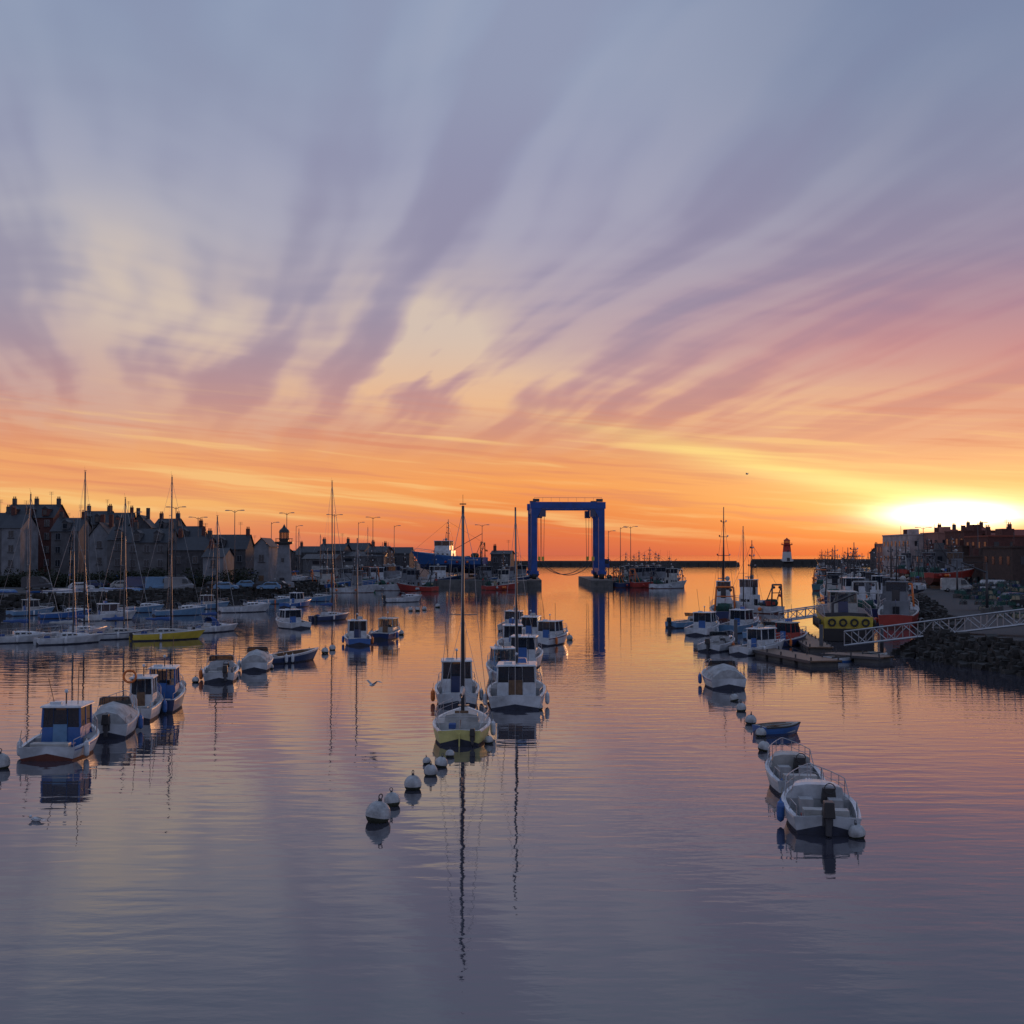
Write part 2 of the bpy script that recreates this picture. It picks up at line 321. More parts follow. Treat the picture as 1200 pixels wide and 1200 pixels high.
def trawler(x,y,h=0,L=14,W=5,hc='blue',cc='white_paint',fwd=True,name='fishing_trawler',z=0,mb='antifoul_red',cradle=False,mast=None,stripe='offwhite',glass='glass_dark',sc=1):
    b=B(); s0,s1=.09*L+.2,.2*L
    hb,sh=hull(b,L,W,s0,s1,.5,.7,hc,mb=mb,mr=stripe,md='grey_deck',stripe=None,stern=.8,full=.5,draft=.13*L if cradle else .6,gw=.2)
    wy=.12*L if fwd else -.28*L
    base=.9
    b.part('deckhouse',.05); b.box((0,wy,base+(s0+.9-base)/2+.3),(W*.62,.27*L,s0+1.0-base+.6),cc,.97,.97)
    b.part('deckhouse_windows'); 
    for k in (-1,0,1):
        for sg in(1,-1): b.box((sg*W*.308,wy+k*.07*L,s0+.75),(.04,.4,.35),'win_dark')
    b.box((0,wy-.136*L,s0+.2),(.7,.05,1.5),'win_dark')
    z1=s0+1.5
    wheelhouse(b,wy-.1*L,wy+.13*L,W*.52,z1,z1+2.1,cc,glass,rake=-.1,door='win_dark',roof=cc)
    m=mast or (z1+2.2+.32*L); 
    b.part('mast'); b.tube((0,wy-.05*L,z1+2.1),(0,wy-.05*L,m),.1,'darkmetal',.05,8)
    for q in(.35,.6,.8):
        zz=z1+2.1+(m-z1-2.1)*q; wd=W*.3*(1.1-q); b.tube((-wd,wy-.05*L,zz),(wd,wy-.05*L,zz),.04,'darkmetal')
        b.box((-wd,wy-.05*L,zz+.12),(.16,.16,.2),'darkmetal'); b.box((wd,wy-.05*L,zz+.12),(.16,.16,.2),'white_paint')
    b.box((0,wy+.02*L,z1+2.5),(1.4,.15,.12),'white_paint'); b.tube((0,wy+.02*L,z1+2.1),(0,wy+.02*L,z1+2.5),.06,'offwhite')
    for i in range(4):
        xx=R.uniform(-W*.25,W*.25); b.tube((xx,wy-.03*L,z1+2.1),(xx*1.1,wy-.05*L,z1+2.1+R.uniform(1.5,4.5)),.03,'darkmetal',.015)
    b.ball((W*.15,wy,z1+2.5),.3,'offwhite')
    gy=-.46*L if fwd else .2*L; gh=s0+2.6+.05*L
    b.part('gantry'); gm=R.choice(('offwhite','orange','lightblue','darkmetal','darkmetal','darkmetal'))
    for sg in(1,-1): b.tube((sg*W*.36,gy,s0),(sg*W*.3,gy,gh),.11,gm,n=8); b.tube((sg*W*.36,gy+1.2,s0),(sg*W*.3,gy,gh*.95),.07,gm); b.ball((sg*W*.2,gy,gh-.35),.2,'darkmetal')
    b.tube((-W*.3,gy,gh),(W*.3,gy,gh),.12,gm,n=8); b.tube((-W*.32,gy,gh*.72),(W*.32,gy,gh*.72),.07,gm)
    b.part('net_drum'); b.tube((-W*.25,gy+.12*L,s0+.5),(W*.25,gy+.12*L,s0+.5),.55,'net',n=10)
    b.part('winch',.03); b.box((0,gy+.26*L,1.2),(1.2,.7,.8),'darkmetal'); b.tube((-.9,gy+.26*L,1.5),(.9,gy+.26*L,1.5),.3,'steel',n=8)
    b.part('stays'); 
    for q in ((0,L*.62,s1),(0,gy,gh)): b.tube(q,(0,wy-.05*L,m*.95),.02,'darkmetal',n=4)
    for sg in(1,-1): b.tube((sg*W*.45,wy-.15*L,s0+.3),(0,wy-.05*L,m*.9),.018,'darkmetal',n=4)
    if R.random()<.7:
        b.part('derrick'); sg=R.choice((1,-1)); b.tube((sg*.4,wy-.1*L,s0+1.5),(sg*W*.3,gy+.5,gh+R.uniform(1,3)),.07,'darkmetal')
    rail(b,L,hb,sh,.5,.98,.7,6,True,.03)
    b.part('deck_gear',.02)
    for i in range(9): b.box((R.uniform(-W*.3,W*.3),L*R.uniform(-.4,-.1),1.1+R.uniform(0,.6)),(R.uniform(.3,.9),R.uniform(.3,.9),R.uniform(.3,.8)),R.choice(('blue','darkmetal','offwhite','net','rope','red','net')),.95,.95,R.uniform(0,3))
    for i in range(4):
        t=R.uniform(.1,.6); sg=R.choice((1,-1)); b.part('fenders'); b.ball((sg*(hb(t)+.25),L*(t-.5),.6),.28,R.choice(('orange','buoy_white','red')))
    b.part('flag'); b.tube((0,-L*.48,s0),(0,-L*.5,s0+1.8),.02,'darkmetal'); b.quad((0,-L*.5,s0+1.8),(.1,-L*.5-.5,s0+1.65),(.05,-L*.5-.5,s0+1.3),(0,-L*.5,s0+1.4),R.choice(('red','blue','orange')))
    if cradle:
        b.part('cradle')
        for q in (-.3,0,.3):
            b.box((0,q*L,-.16*L-.1),(W*.9,.4,.5),'wood')
            for sg in(1,-1): b.tube((sg*W*.5,q*L,-.16*L-.2),(sg*W*.42,q*L,.3),.12,'darkmetal')
    return b.finish(name,(x,y,z),h,sc,0,R.uniform(-.01,.01))
# ---------------------------------------------------------------- boats
motor('cabin_boat',62,892,4.2,2.5,-2,stripe='blue',cc='blue',roof='white_paint',door='lightblue',glass='glass_dark',ob=False,fend=3,mb='antifoul_red')
motor('motor_boat',122,866,5.0,2.0,-10,cab='cuddy',cover='canvas_white',ob=True,cc='offwhite')
motor('cabin_boat',157,846,4.9,1.8,-8,cab='wheel',glass='glass_dark',ring=True,ob=False,door='wood')
motor('cabin_boat',181,836,5.6,2.1,-8,hc='navy',cc='blue',roof='white_paint',glass='glass_clear',ob=False,door='blue')
motor('motor_boat',253,800,4.8,2.2,-10,cab='cuddy',glass='glass_dark',stripe='blue',cc='white_paint',door='navy',ob=.4)
motor('motor_boat',297,787,4.8,2.1,-6,cab='cuddy',cover='canvas_white',ob=False,rl=False)
motor('open_fishing_boat',336,778,4.4,1.9,40,cab='open',hc='navy',ob=False,rl=False,deck='wood',stripe='white_paint')
sail(74,756,5.4,2.3,50,mast=11+.0,cover='canvas_white')
sail(22,754,5.6,2.3,60,mast=13.6,cover='canvas_blue')
sail(88,748,5.6,2.4,25,mast=16.2,cover='canvas_blue',stripe='blue') 
sail(135,750,5.4,2.3,50,mast=13.4,cover='canvas_blue',stripe='navy',cc='offwhite')
sail(190,751,6.0,2.4,62,hc='yellow',cc='offwhite',mast=15.4,cover='canvas_blue')
sail(246,742,5.0,2.2,40,mast=12.0,hood='canvas_blue')
motor('motor_boat',282,718,6.4,2.6,60,cab='cuddy',ob=False)
motor('motor_cruiser',338,737,5.4,2.8,-35,cab='wheel',ob=False)
sail(384,728,5.5,2.4,35,hc='navy',mast=17,cover='canvas_blue')
motor('cabin_boat',416,757,5.0,2.3,-12,hc='blue',cc='white_paint',glass='glass_dark',mast=9.5,ob=False,door='navy')
motor('cabin_boat',452,750,5.0,2.2,12,hc='navy',cc='offwhite',glass='glass_clear',ob=False,door='wood')
motor('motor_boat',470,706,6,2.4,60,cab='cuddy')
motor('motor_boat',205,722,6,2.4,60,cab='cuddy',ob=False,hc='lightblue')
motor('motor_boat',120,728,6,2.4,55,cab='wheel',ob=False)
for (u,v,h,k) in ((30,722,40,1),(160,718,70,0),(240,714,60,1),(320,708,60,0),(345,712,30,1),(365,705,70,0),(70,725,60,0)):
    motor('motor_boat',u,v,5.5,2.3,h,cab='wheel' if k else 'cuddy',ob=False,hc=R.choice(('white_paint','blue','lightblue')),cc=R.choice(('white_paint','offwhite')))
# centre trot
sail(540,874,5.7,2.5,0,hc='paleyellow',cc='offwhite',mast=10.2,cover='canvas_white',deck='offwhite')
motor('motor_cruiser',534,828,5.6,2.4,-3,cab='wheel',glass='glass_dark',ob=False,door='navy')
motor('cabin_boat',606,832,6.0,3.1,2,cab='wheel',glass='glass_dark',ob=False,mast=10.6,door='wood',stripe='navy',fend=4)
motor('cabin_boat',590,800,5.6,2.2,-10,cab='wheel',glass='glass_clear',stripe='blue',ob=False,cc='lightblue',roof='white_paint')
motor('motor_cruiser',614,784,6.6,2.8,6,cab='wheel',glass='glass_dark',ob=False)
motor('cabin_boat',601,768,6,2.6,-2,cab='wheel',glass='glass_dark',hc='lightblue',ob=False)
motor('motor_cruiser',645,757,6.0,2.8,25,cab='wheel',glass='glass_dark',ob=False,stripe='navy')
motor('motor_boat',622,752,6,2.5,10,cab='wheel',ob=False)
motor('motor_boat',602,740,5.6,2.4,15,cab='wheel',ob=False)
# right trot
motor('motor_boat',971,979,3.9,2.15,7,cab='cuddy',glass='glass_dark',ob=True,fend=1,screen=False)
motor('motor_boat',938,934,3.9,1.8,4,cab='cuddy',glass='glass_dark',ob=False,rl=True,fend=0,cc='offwhite',screen=False)
motor('motor_boat',851,808,4.8,2.4,0,cab='cuddy',cover='canvas_white',ob=False,stripe='blue')
motor('motor_cruiser',829,745,6.4,2.7,25,cab='wheel',glass='glass_dark',ob=False)
motor('fishing_boat',872,742,7,2.8,35,cab='wheel',glass='glass_dark',ob=False,mast=11,hc='lightblue')
motor('motor_boat',846,764,5.0,2.3,30,cab='cuddy',ob=True)
motor('motor_boat',893,768,5.2,2.3,50,cab='wheel',glass='glass_dark',ob=False)
motor('cabin_boat',926,758,5.2,2.3,45,cab='wheel',glass='glass_dark',hc='navy',ob=False,cc='red',roof='offwhite')
motor('motor_boat',905,750,5.6,2.4,50,cab='cuddy',ob=False,hc='lightblue')
trawler(*at(848,725),h=8,L=9,W=3.4,hc='navy',mast=14)
trawler(*at(885,718),h=-40,L=8,W=3.2,hc='white_paint',mast=10)
motor('motor_boat',810,736,5.4,2.3,60,cab='cuddy',ob=True,hc='lightblue')
def dinghy(x,y,z,h,m='white_paint',m2='blue',L=2.9,flip=False):
    b=B(); hull(b,L,1.35,.34,.42,.88,.12,m,mb=m2,mr='rubber',md='offwhite',stern=.8,draft=.12,gw=.06)
    b.part('thwarts')
    for q in(-.25,.1): b.box((0,q*L,.3),(1.1,.22,.04),'wood')
    b.part('oars'); b.tube((-.35,-L*.4,.42),(-.2,L*.3,.46),.02,'wood'); b.tube((.35,-L*.4,.42),(.25,L*.3,.46),.02,'wood')
    b.finish('dinghy',(x,y,z),h,1,0,math.pi if flip else 0)
dinghy(*at(911,860),0,68,'blue','navy',1.9)
dinghy(*at(1005,772),0.05,85,'lightblue'); dinghy(*at(985,775),0,60,'white_paint'); dinghy(*at(1028,774),0,40,'blue')
def buoy(u,v,r,m='buoy_white'):
    b=B(); b.part('float'); n=12
    prof=[(max(.002,r*math.sin(math.pi*i/n)),-r*math.cos(math.pi*i/n)+r*.62) for i in range(n+1)]
    b.lathe((0,0,0),prof,m,18,ms=['algae']*5+[m]*7)
    b.part('ring'); b.tube((0,0,r*1.6),(0,0,r*1.78),r*.16,'darkmetal',n=8); b.torus((0,0,r*1.95),r*.2,r*.045,'darkmetal')
    x,y=at(u,v); b.finish('mooring_buoy',(x,y+r,0),R.uniform(0,180),1,R.uniform(-.15,.15),R.uniform(-.2,.2))
for u,v,r in ((440,966,.38),(459,946,.26),(483,927,.30),(504,910,.25),(516,900,.24),(527,888,.18),(573,872,.2),(500,896,.16),(-4,902,.35),(212,806,.26),(870,834,.26),(881,849,.27),(893,864,.24),(896,881,.25),(921,899,.24),(862,822,.24),(1008,984,.24),
  (362,768,.3),(380,766,.3),(389,762,.28),(481,716,.35),(489,716,.35),(497,715,.35),(513,712,.38),(275,795,.22),(228,800,.22),(316,784,.22),(560,846,.2),(578,826,.22),(632,832,.22),(668,750,.3),(836,790,.3),(858,796,.25),(470,744,.3),(435,745,.3)):
    buoy(u,v,r)
# ---------------------------------------------------------------- land
def slab(name,pts,z0,z1,mt,ms):
    b=B(); n=len(pts); b.add([(p[0],p[1],z1) for p in pts],[tuple(range(n))],mt)
    for i in range(n):
        a,c=pts[i],pts[(i+1)%n]; b.quad((a[0],a[1],z0),(c[0],c[1],z0),(c[0],c[1],z1),(a[0],a[1],z1),ms)
    b.finish(name)
T=1.8
LS=[at(-120,718),at(60,713),at(180,707),at(300,700),at(372,694)]
left=[(-260,150)]+LS+[at(400,690),at(500,688),(X(572,285),285),(X(575,300),300),(X(600,420),420),(-60,1200),(-900,1300),(-900,150)]
slab('harbour_quay',left,-2,T,'asphalt','concrete')
slab('concrete_pier',[(X(575,298),285),(X(617,298),285),(X(617,298),345),(X(575,298),345)],-2,T-.05,'concrete','concrete')
slab('concrete_pier',[(X(617.5,298),292),(X(634,298),292),(X(634,298),340),(X(617.5,298),340)],-2,T-.02,'concrete','concrete')
slab('concrete_pier',[(X(690,298),290),(X(715,298),290),(X(715,298),345),(X(690,298),345)],-2,T-.02,'concrete','concrete')
slab('concrete_pier',[(X(715.5,298),300),(X(795,298),300),(X(795,298),312),(X(715.5,298),312)],-2,T-.3,'concrete','concrete')
slab('harbour_quay',[(38,74),(33.5,95),(40,106),(62,180),(116,400),(140,430),(600,430),(600,20),(80,20)],-2,T,'asphalt','concrete')
def bw(u0,u1,D,h,w=8):
    b=B(); x0,x1=X(u0,D),X(u1,D); b.frus([(x0,D,-2),(x1,D,-2),(x1,D+w,-2),(x0,D+w,-2)],[(x0+1,D+2,h),(x1-1,D+2,h),(x1-1,D+w-2,h),(x0+1,D+w-2,h)],'rock')
    b.box(((x0+x1)/2,D+w-2.5,h+.5),(x1-x0-4,.8,1.0),'stone')
    for i in range(int((x1-x0)/7)): b.box((x0+3+i*7,D+1.2,h*.4),(.6,.8,h*.9),'rock')
    b.finish('breakwater')
bw(560,868,850,2.6); bw(880,1100,880,3.8); bw(725,800,700,1.8,6)
def rocks(name,line,n,w,zt,smin,smax):
    b=B()
    for i in range(n):
        k=R.uniform(0,len(line)-1.001); a,c=line[int(k)],line[int(k)+1]; f=k%1
        q=R.random(); dx,dy=c[0]-a[0],c[1]-a[1]; l=math.hypot(dx,dy); nx,ny=dy/l,-dx/l
        px=a[0]+dx*f+nx*w*(1-q); py=a[1]+dy*f+ny*w*(1-q); pz=-.2+q*zt; r=R.uniform(smin,smax)
        vs=[];
        for (sx,sy,sz) in ((-1,-1,-1),(1,-1,-1),(1,1,-1),(-1,1,-1),(-1,-1,1),(1,-1,1),(1,1,1),(-1,1,1)):
            vs.append((px+r*sx*R.uniform(.5,1.1),py+r*sy*R.uniform(.5,1.1),pz+r*.8*sz*R.uniform(.4,1.1)))
        b.add(vs,[(3,2,1,0),(4,5,6,7),(0,1,5,4),(1,2,6,5),(2,3,7,6),(3,0,4,7)],'rock')
    b.finish(name)
rocks('riprap_bank',LS,900,3.5,2.2,.3,.7)
rocks('riprap_bank',[(60,40),(38,74),(33.5,95),(40,106),(62,180)],1700,-3.2,2.1,.18,.5)
# ---------------------------------------------------------------- houses
def house(u0,u1,vr,ve,D,wm='render_white',rm='slate',depth=9,gable=False,chim=2,name='house',dorm=0,base=T,floors=None,rot=0):
    x0,x1=X(u0,D),X(u1,D); w=x1-x0; zr=Z(vr,D)-base; ze=Z(ve,D)-base; b=B()
    b.part('walls'); b.box((0,depth/2,ze/2),(w,depth,ze),wm)
    b.part('roof'); o=.3
    if gable:
        A=[(-w/2-o,-o,ze-.1),(w/2+o,-o,ze-.1),(0,-o,zr)]; C=[(p[0],depth+o,p[2]) for p in A]
        b.quad(A[0],A[2],C[2],C[0],rm); b.quad(A[2],A[1],C[1],C[2],rm)
        b.part('walls'); b.add([(-w/2,0,ze),(w/2,0,ze),(0,0,zr-.15)],[(0,1,2)],wm); b.add([(-w/2,depth,ze),(w/2,depth,ze),(0,depth,zr-.15)],[(2,1,0)],wm)
    else:
        b.quad((-w/2-o,-o,ze-.15),(w/2+o,-o,ze-.15),(w/2+o,depth/2,zr),(-w/2-o,depth/2,zr),rm)
        b.quad((-w/2-o,depth/2,zr),(w/2+o,depth/2,zr),(w/2+o,depth+o,ze-.15),(-w/2-o,depth+o,ze-.15),rm)
        b.part('walls')
        for s in(-1,1): b.add([(s*w/2,0,ze),(s*w/2,depth,ze),(s*w/2,depth/2,zr-.1)],[(0,1,2)],wm)
        for i in range(dorm):
            xx=-w/2+w*(i+.5)/dorm; zz=ze+(zr-ze)*.35
            b.part('dormers'); b.box((xx,depth*.14,zz),(1.3,depth*.28,1.5),wm); b.add([(xx-.8,-.05,zz+.75),(xx+.8,-.05,zz+.75),(xx,-.05,zz+1.4),(xx-.8,depth*.3,zz+.75),(xx+.8,depth*.3,zz+.75),(xx,depth*.3,zz+1.4)],[(0,1,2),(0,2,5,3),(2,1,4,5)],rm)
            b.box((xx,-.03,zz),(.8,.06,1.0),'win_dark')
    b.part('chimneys')
    for i in range(chim):
        sx=(-1,1,0)[i%3]*(w/2-.5) if not gable else (-1,1)[i%2]*w*.22
        b.box((sx,depth/2,zr+.4),(.8,.7,1.8 if not gable else 2.6),'brick_red' if R.random()<.5 else 'stone')
        for q in(-.2,.2): b.tube((sx+q,depth/2,zr+1.2),(sx+q,depth/2,zr+1.75),.12,'redroof',n=8)
    if R.random()<.5:
        b.part('tv_aerial'); b.tube((w*.3,depth/2,zr),(w*.3,depth/2,zr+2.8),.04,'darkmetal')
        for q in(2.2,2.5,2.75): b.tube((w*.3-.5,depth/2,zr+q),(w*.3+.5,depth/2,zr+q),.025,'darkmetal')
    b.part('windows'); nf=floors or max(1,int(ze/2.8)); nc=max(1,int(w/2.6))
    for f in range(nf):
        for c in range(nc):
            xx=-w/2+w*(c+.5)/nc; zz=1.6+f*ze/nf
            if f==0 and c==nc//2: b.box((xx,-.03,1.1),(1.0,.06,2.1),'blue' if R.random()<.5 else 'wood'); continue
            b.box((xx,-.02,zz),(1.1,.05,1.45),'render_white'); b.box((xx,-.05,zz),(.95,.03,1.3),'win_dark'); b.box((xx,-.07,zz),(.06,.03,1.3),'render_white')
            b.box((xx,-.08,zz-.8),(1.4,.2,.1),'stone')
    b.finish(name,((x0+x1)/2,D,base),rot)
HN='terraced_house'
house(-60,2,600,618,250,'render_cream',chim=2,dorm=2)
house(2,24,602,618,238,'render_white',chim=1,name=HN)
house(4,62,590,606,262,'brick_red',chim=3,dorm=3,name='brick_house')
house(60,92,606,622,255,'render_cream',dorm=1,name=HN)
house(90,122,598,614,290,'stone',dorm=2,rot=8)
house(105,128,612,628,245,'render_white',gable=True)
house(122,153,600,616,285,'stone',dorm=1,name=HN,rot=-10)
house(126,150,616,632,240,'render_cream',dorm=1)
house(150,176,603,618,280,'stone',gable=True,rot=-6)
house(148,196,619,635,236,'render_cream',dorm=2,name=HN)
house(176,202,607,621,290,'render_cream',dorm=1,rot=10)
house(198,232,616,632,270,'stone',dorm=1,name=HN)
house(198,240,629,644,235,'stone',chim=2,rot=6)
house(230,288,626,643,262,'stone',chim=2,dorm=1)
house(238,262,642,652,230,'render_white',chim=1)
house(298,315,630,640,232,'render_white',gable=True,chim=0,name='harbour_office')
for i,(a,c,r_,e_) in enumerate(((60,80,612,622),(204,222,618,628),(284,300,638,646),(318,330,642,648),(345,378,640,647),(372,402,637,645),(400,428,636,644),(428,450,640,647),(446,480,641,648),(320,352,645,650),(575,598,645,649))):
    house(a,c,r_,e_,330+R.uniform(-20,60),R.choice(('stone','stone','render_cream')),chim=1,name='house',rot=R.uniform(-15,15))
def shed(u0,u1,vt,D,m,depth=14,name='warehouse',ridge=1.2):
    x0,x1=X(u0,D),X(u1,D); w=x1-x0; h=Z(vt,D)-T; b=B(); b.part('walls'); b.box((0,depth/2,h/2),(w,depth,h),m)
    b.part('roof'); b.frus([(-w/2-.3,-.3,h+.003),(w/2+.3,-.3,h+.003),(w/2+.3,depth+.3,h+.003),(-w/2-.3,depth+.3,h+.003)],[(-w/2-.3,depth/2-.2,h+ridge),(w/2+.3,depth/2-.2,h+ridge),(w/2+.3,depth/2+.2,h+ridge),(-w/2-.3,depth/2+.2,h+ridge)],'slate')
    b.part('doors'); n=max(1,int(w/6))
    for i in range(n): b.box((-w/2+w*(i+.5)/n,-.04,1.7),(min(3.4,w/n*.6),.1,3.4),R.choice(('lightblue','darkmetal','offwhite'))); b.box((-w/2+w*(i+.5)/n,-.04,h-.9),(min(3,w/n*.6),.08,.8),'win_dark')
    b.finish(name,((x0+x1)/2,D,T))
shed(355,392,655,300,'render_cream'); shed(392,450,652,320,'render_cream'); 
def block(u0,u1,vt,D,m,depth=12,name='apartment_building',fl=None,roof=None,rot=0):
    x0,x1=X(u0,D),X(u1,D); w=x1-x0; h=Z(vt,D)-T; b=B(); b.part('walls'); b.box((0,depth/2,h/2),(w,depth,h),m)
    b.part('parapet'); b.box((0,depth/2,h+.15),(w+.3,depth+.3,.3),roof or m); b.box((w*.1,depth/2,h+1.0),(w*.25,depth*.3,1.4),m); b.tube((-w*.3,depth/2,h+.3),(-w*.3,depth/2,h+2.6),.05,'darkmetal'); b.box((-w*.35,depth*.3,h+.8),(.8,.7,1.4),'brick_red')
    b.part('windows'); nf=fl or max(1,int(h/3)); nc=max(2,int(w/3)); nd=max(2,int(depth/3))
    for f in range(nf):
        zz=1.6+f*h/nf
        for c in range(nc): b.box((-w/2+w*(c+.5)/nc,-.03,zz),(1.0,.06,1.3),'win_dark')
        for c in range(nd): b.box((-w/2-.03,depth*(c+.5)/nd,zz),(.06,1.0,1.3),'win_dark')
    b.finish(name,((x0+x1)/2,D,T),rot)
block(1042,1064,638,330,'pink_glow_render'); block(1066,1098,627,300,'quay_white',depth=22); block(1099,1130,625,290,'pink_glow_render',name='harbour_building'); block(1130,1170,623,270,'brick_red',name='harbour_building')  # pink and red walls: sunset glow painted into their colours
block(1094,1122,645,262,'render_cream',name='fish_market'); block(1128,1156,641,245,'quay_dark',rot=6); block(1158,1215,629,235,'brick_red',roof='redroof'); block(1186,1290,642,190,'quay_dark',name='harbour_building')  # reddish walls and roof: red glow near the sun put in as colour
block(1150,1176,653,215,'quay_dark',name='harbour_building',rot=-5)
house(1165,1196,624,632,250,'quay_dark',rm='redroof'); house(1030,1046,642,648,350,'stone'); house(1190,1260,620,632,280,'quay_dark',rm='redroof',chim=3); house(1106,1128,620,628,310,'brick_red',rm='redroof',chim=2); house(1140,1160,617,626,320,'brick_red',rm='redroof',chim=2)  # red tones of these walls and roofs are painted sun glow
# ---------------------------------------------------------------- boat lift
def travelift():
    b=B(); w=17.2; d=12; H=Z(587,300)-T; b.part('frame',.1)
    for sx in(-1,1):
        for sy in(-1,1):
            x=sx*w/2; b.box((x,sy*d/2,H/2),(1.5,1.4,H-1.6),'lift_blue')
            b.box((x,sy*d/2,1.6),(2.2,2.6,.9),'lift_blue')
        b.box((sx*w/2,0,2.2),(1.2,d-1.6,1.1),'lift_blue')
        b.box((sx*w/2,0,H-2.2),(1.0,d-1.6,1.3),'lift_blue')
    for sy in(-1,1):
        b.box((0,sy*d/2,H-.95),(w+2.0,1.6,1.7),'lift_blue')
        for sx in(-1,1):
            b.frus([(sx*(w/2-.76),sy*d/2-.7,H-4),(sx*(w/2-.74),sy*d/2-.7,H-4),(sx*(w/2-.74),sy*d/2+.7,H-4),(sx*(w/2-.76),sy*d/2+.7,H-4)],[(sx*(w/2-2),sy*d/2-.7,H-1.8),(sx*(w/2-.74),sy*d/2-.7,H-1.8),(sx*(w/2-.74),sy*d/2+.7,H-1.8),(sx*(w/2-2),sy*d/2+.7,H-1.8)],'lift_blue')
    b.part('hoist',.05)
    for sx in(-1,1):
        for sy in(-1,1):
            b.box((sx*(w/2-2.2),sy*d/2,H-2.9),(1.5,1.2,1.9),'navy'); b.box((sx*(w/2-.5),sy*d/2,H+.35),(1.6,1.2,.7),'darkmetal')
            for q in(-.4,.4): b.tube((sx*(w/2-2.2)+q,sy*d/2,H-3.8),(sx*(w/2-2.2)+q*.6,sy*d/2,5.5),.06,'darkmetal')
            b.box((sx*(w/2-2.2),sy*d/2,5.2),(.7,.5,1.0),'yellow')
    b.part('slings')
    for sy in(-1,1):
        P=[(-(w/2-2.2)+(w-4.4)*i/12,sy*d/2,4.8-3.8*math.sin(math.pi*i/12)**.7) for i in range(13)]; b.poly(P,.1,'darkmetal')
    b.part('wheels')
    for sx in(-1,1):
        for sy in(-1,1):
            for q in(-.8,.8): b.tube((sx*w/2-.5,sy*d/2+q,.75),(sx*w/2+.5,sy*d/2+q,.75),.75,'rubber',n=14)
    b.part('cab',.05); b.box((w/2+1.5,-d/2+2,4),(1.3,1.8,2.2),'lift_blue'); b.box((w/2+1.5,-d/2+1.08,4.4),(1.0,.06,1.0),'win_dark')
    b.part('engine_housing',.05); b.box((-w/2,1.5,4),(1.6,3,2.4),'lift_blue')
    b.part('ladder'); 
    for q in(-.25,.25): b.tube((-w/2-.95,-d/2+q,1),(-w/2-.95,-d/2+q,H),.04,'alu')
    for i in range(30): b.tube((-w/2-.95,-d/2-.25,1+i*.6),(-w/2-.95,-d/2+.25,1+i*.6),.03,'alu')
    b.part('walkway'); b.poly([(-w/2,-d/2-.7,H+1),(w/2,-d/2-.7,H+1)],.04,'alu')
    for i in range(9): b.tube((-w/2+w*i/8,-d/2-.7,H),(-w/2+w*i/8,-d/2-.7,H+1),.03,'alu')
    b.finish('boat_lift_gantry',(X(664,304),310,T),-3)
travelift()
def lighthouse(x,y,z,H,r,bm,tm,name='lighthouse',mid=None):
    b=B(); b.part('tower'); b.lathe((0,0,0),[(r*1.35,0),(r*1.3,H*.08),(r,H*.09),(r*.85,H*.42),(r*.72,H*.7)],bm,20,ms=[bm,bm,bm,mid or bm])
    b.part('gallery'); b.lathe((0,0,0),[(r*.72,H*.7),(r*1.15,H*.72),(r*1.15,H*.75),(r*.6,H*.75)],tm,20)
    b.part('lantern'); b.lathe((0,0,0),[(r*.58,H*.75),(r*.58,H*.8)],tm,16); b.lathe((0,0,0),[(r*.55,H*.8),(r*.55,H*.9)],'glass_clear',16)
    for k in range(8): t=k*math.pi/4; b.tube((r*.57*math.cos(t),r*.57*math.sin(t),H*.78),(r*.57*math.cos(t),r*.57*math.sin(t),H*.9),r*.05,tm); b.tube((r*1.1*math.cos(t),r*1.1*math.sin(t),H*.75),(r*1.1*math.cos(t),r*1.1*math.sin(t),H*.8),r*.03,tm)
    b.part('dome'); b.lathe((0,0,0),[(r*.7,H*.9),(r*.6,H*.94),(r*.25,H*.98),(.02,H*1.04)],tm,16); b.torus((0,0,H*.8),r*1.1,r*.03,tm,'z')
    b.part('door'); b.box((0,-r*1.25,H*.09),(r*.6,r*.2,H*.14),'win_dark'); b.box((0,-r*.85,H*.45),(r*.3,r*.2,H*.06),'win_dark')
    b.finish(name,(x,y,z))
lighthouse(X(333,228),228,T,Z(617,228)-T,1.5,'render_white','black')
lighthouse(X(922,884),884,3,Z(631,884)-3,3.6,'lh_white','lh_red',mid='lh_red')
def lamp(u,v,D,arms=2):
    H=Z(v,D)-T; b=B(); b.part('pole'); b.tube((0,0,0),(0,0,H),.11,'darkmetal',.06,8); b.tube((0,0,0),(0,0,1),.17,'darkmetal',.13,8)
    for k in range(arms):
        s=(1,-1)[k%2]; L_=1.2
        b.part('arms'); b.poly([(0,0,H-.4),(s*L_*.5,0,H-.05),(s*L_,0,H)],.05,'darkmetal'); b.part('lamp_heads',.03); b.box((s*(L_+.3),0,H),(.8,.3,.16),'alu',.7,.7)
    b.finish('street_lamp',(X(u,D),D,T),R.uniform(-30,30))
for u,v,D,a in ((275,598,215,2),(336,601,240,2),(232,606,240,2),(206,594,212,2),(437,606,290,2),(318,612,260,1),(347,616,300,1),(392,603,270,2),(462,616,300,1),(565,615,300,2),(727,618,304,1),(739,617,306,2),(713,622,306,1),(420,612,330,1),(155,600,225,1),(1146,612,230,1),(1082,618,270,2)): lamp(u,v,D,a)
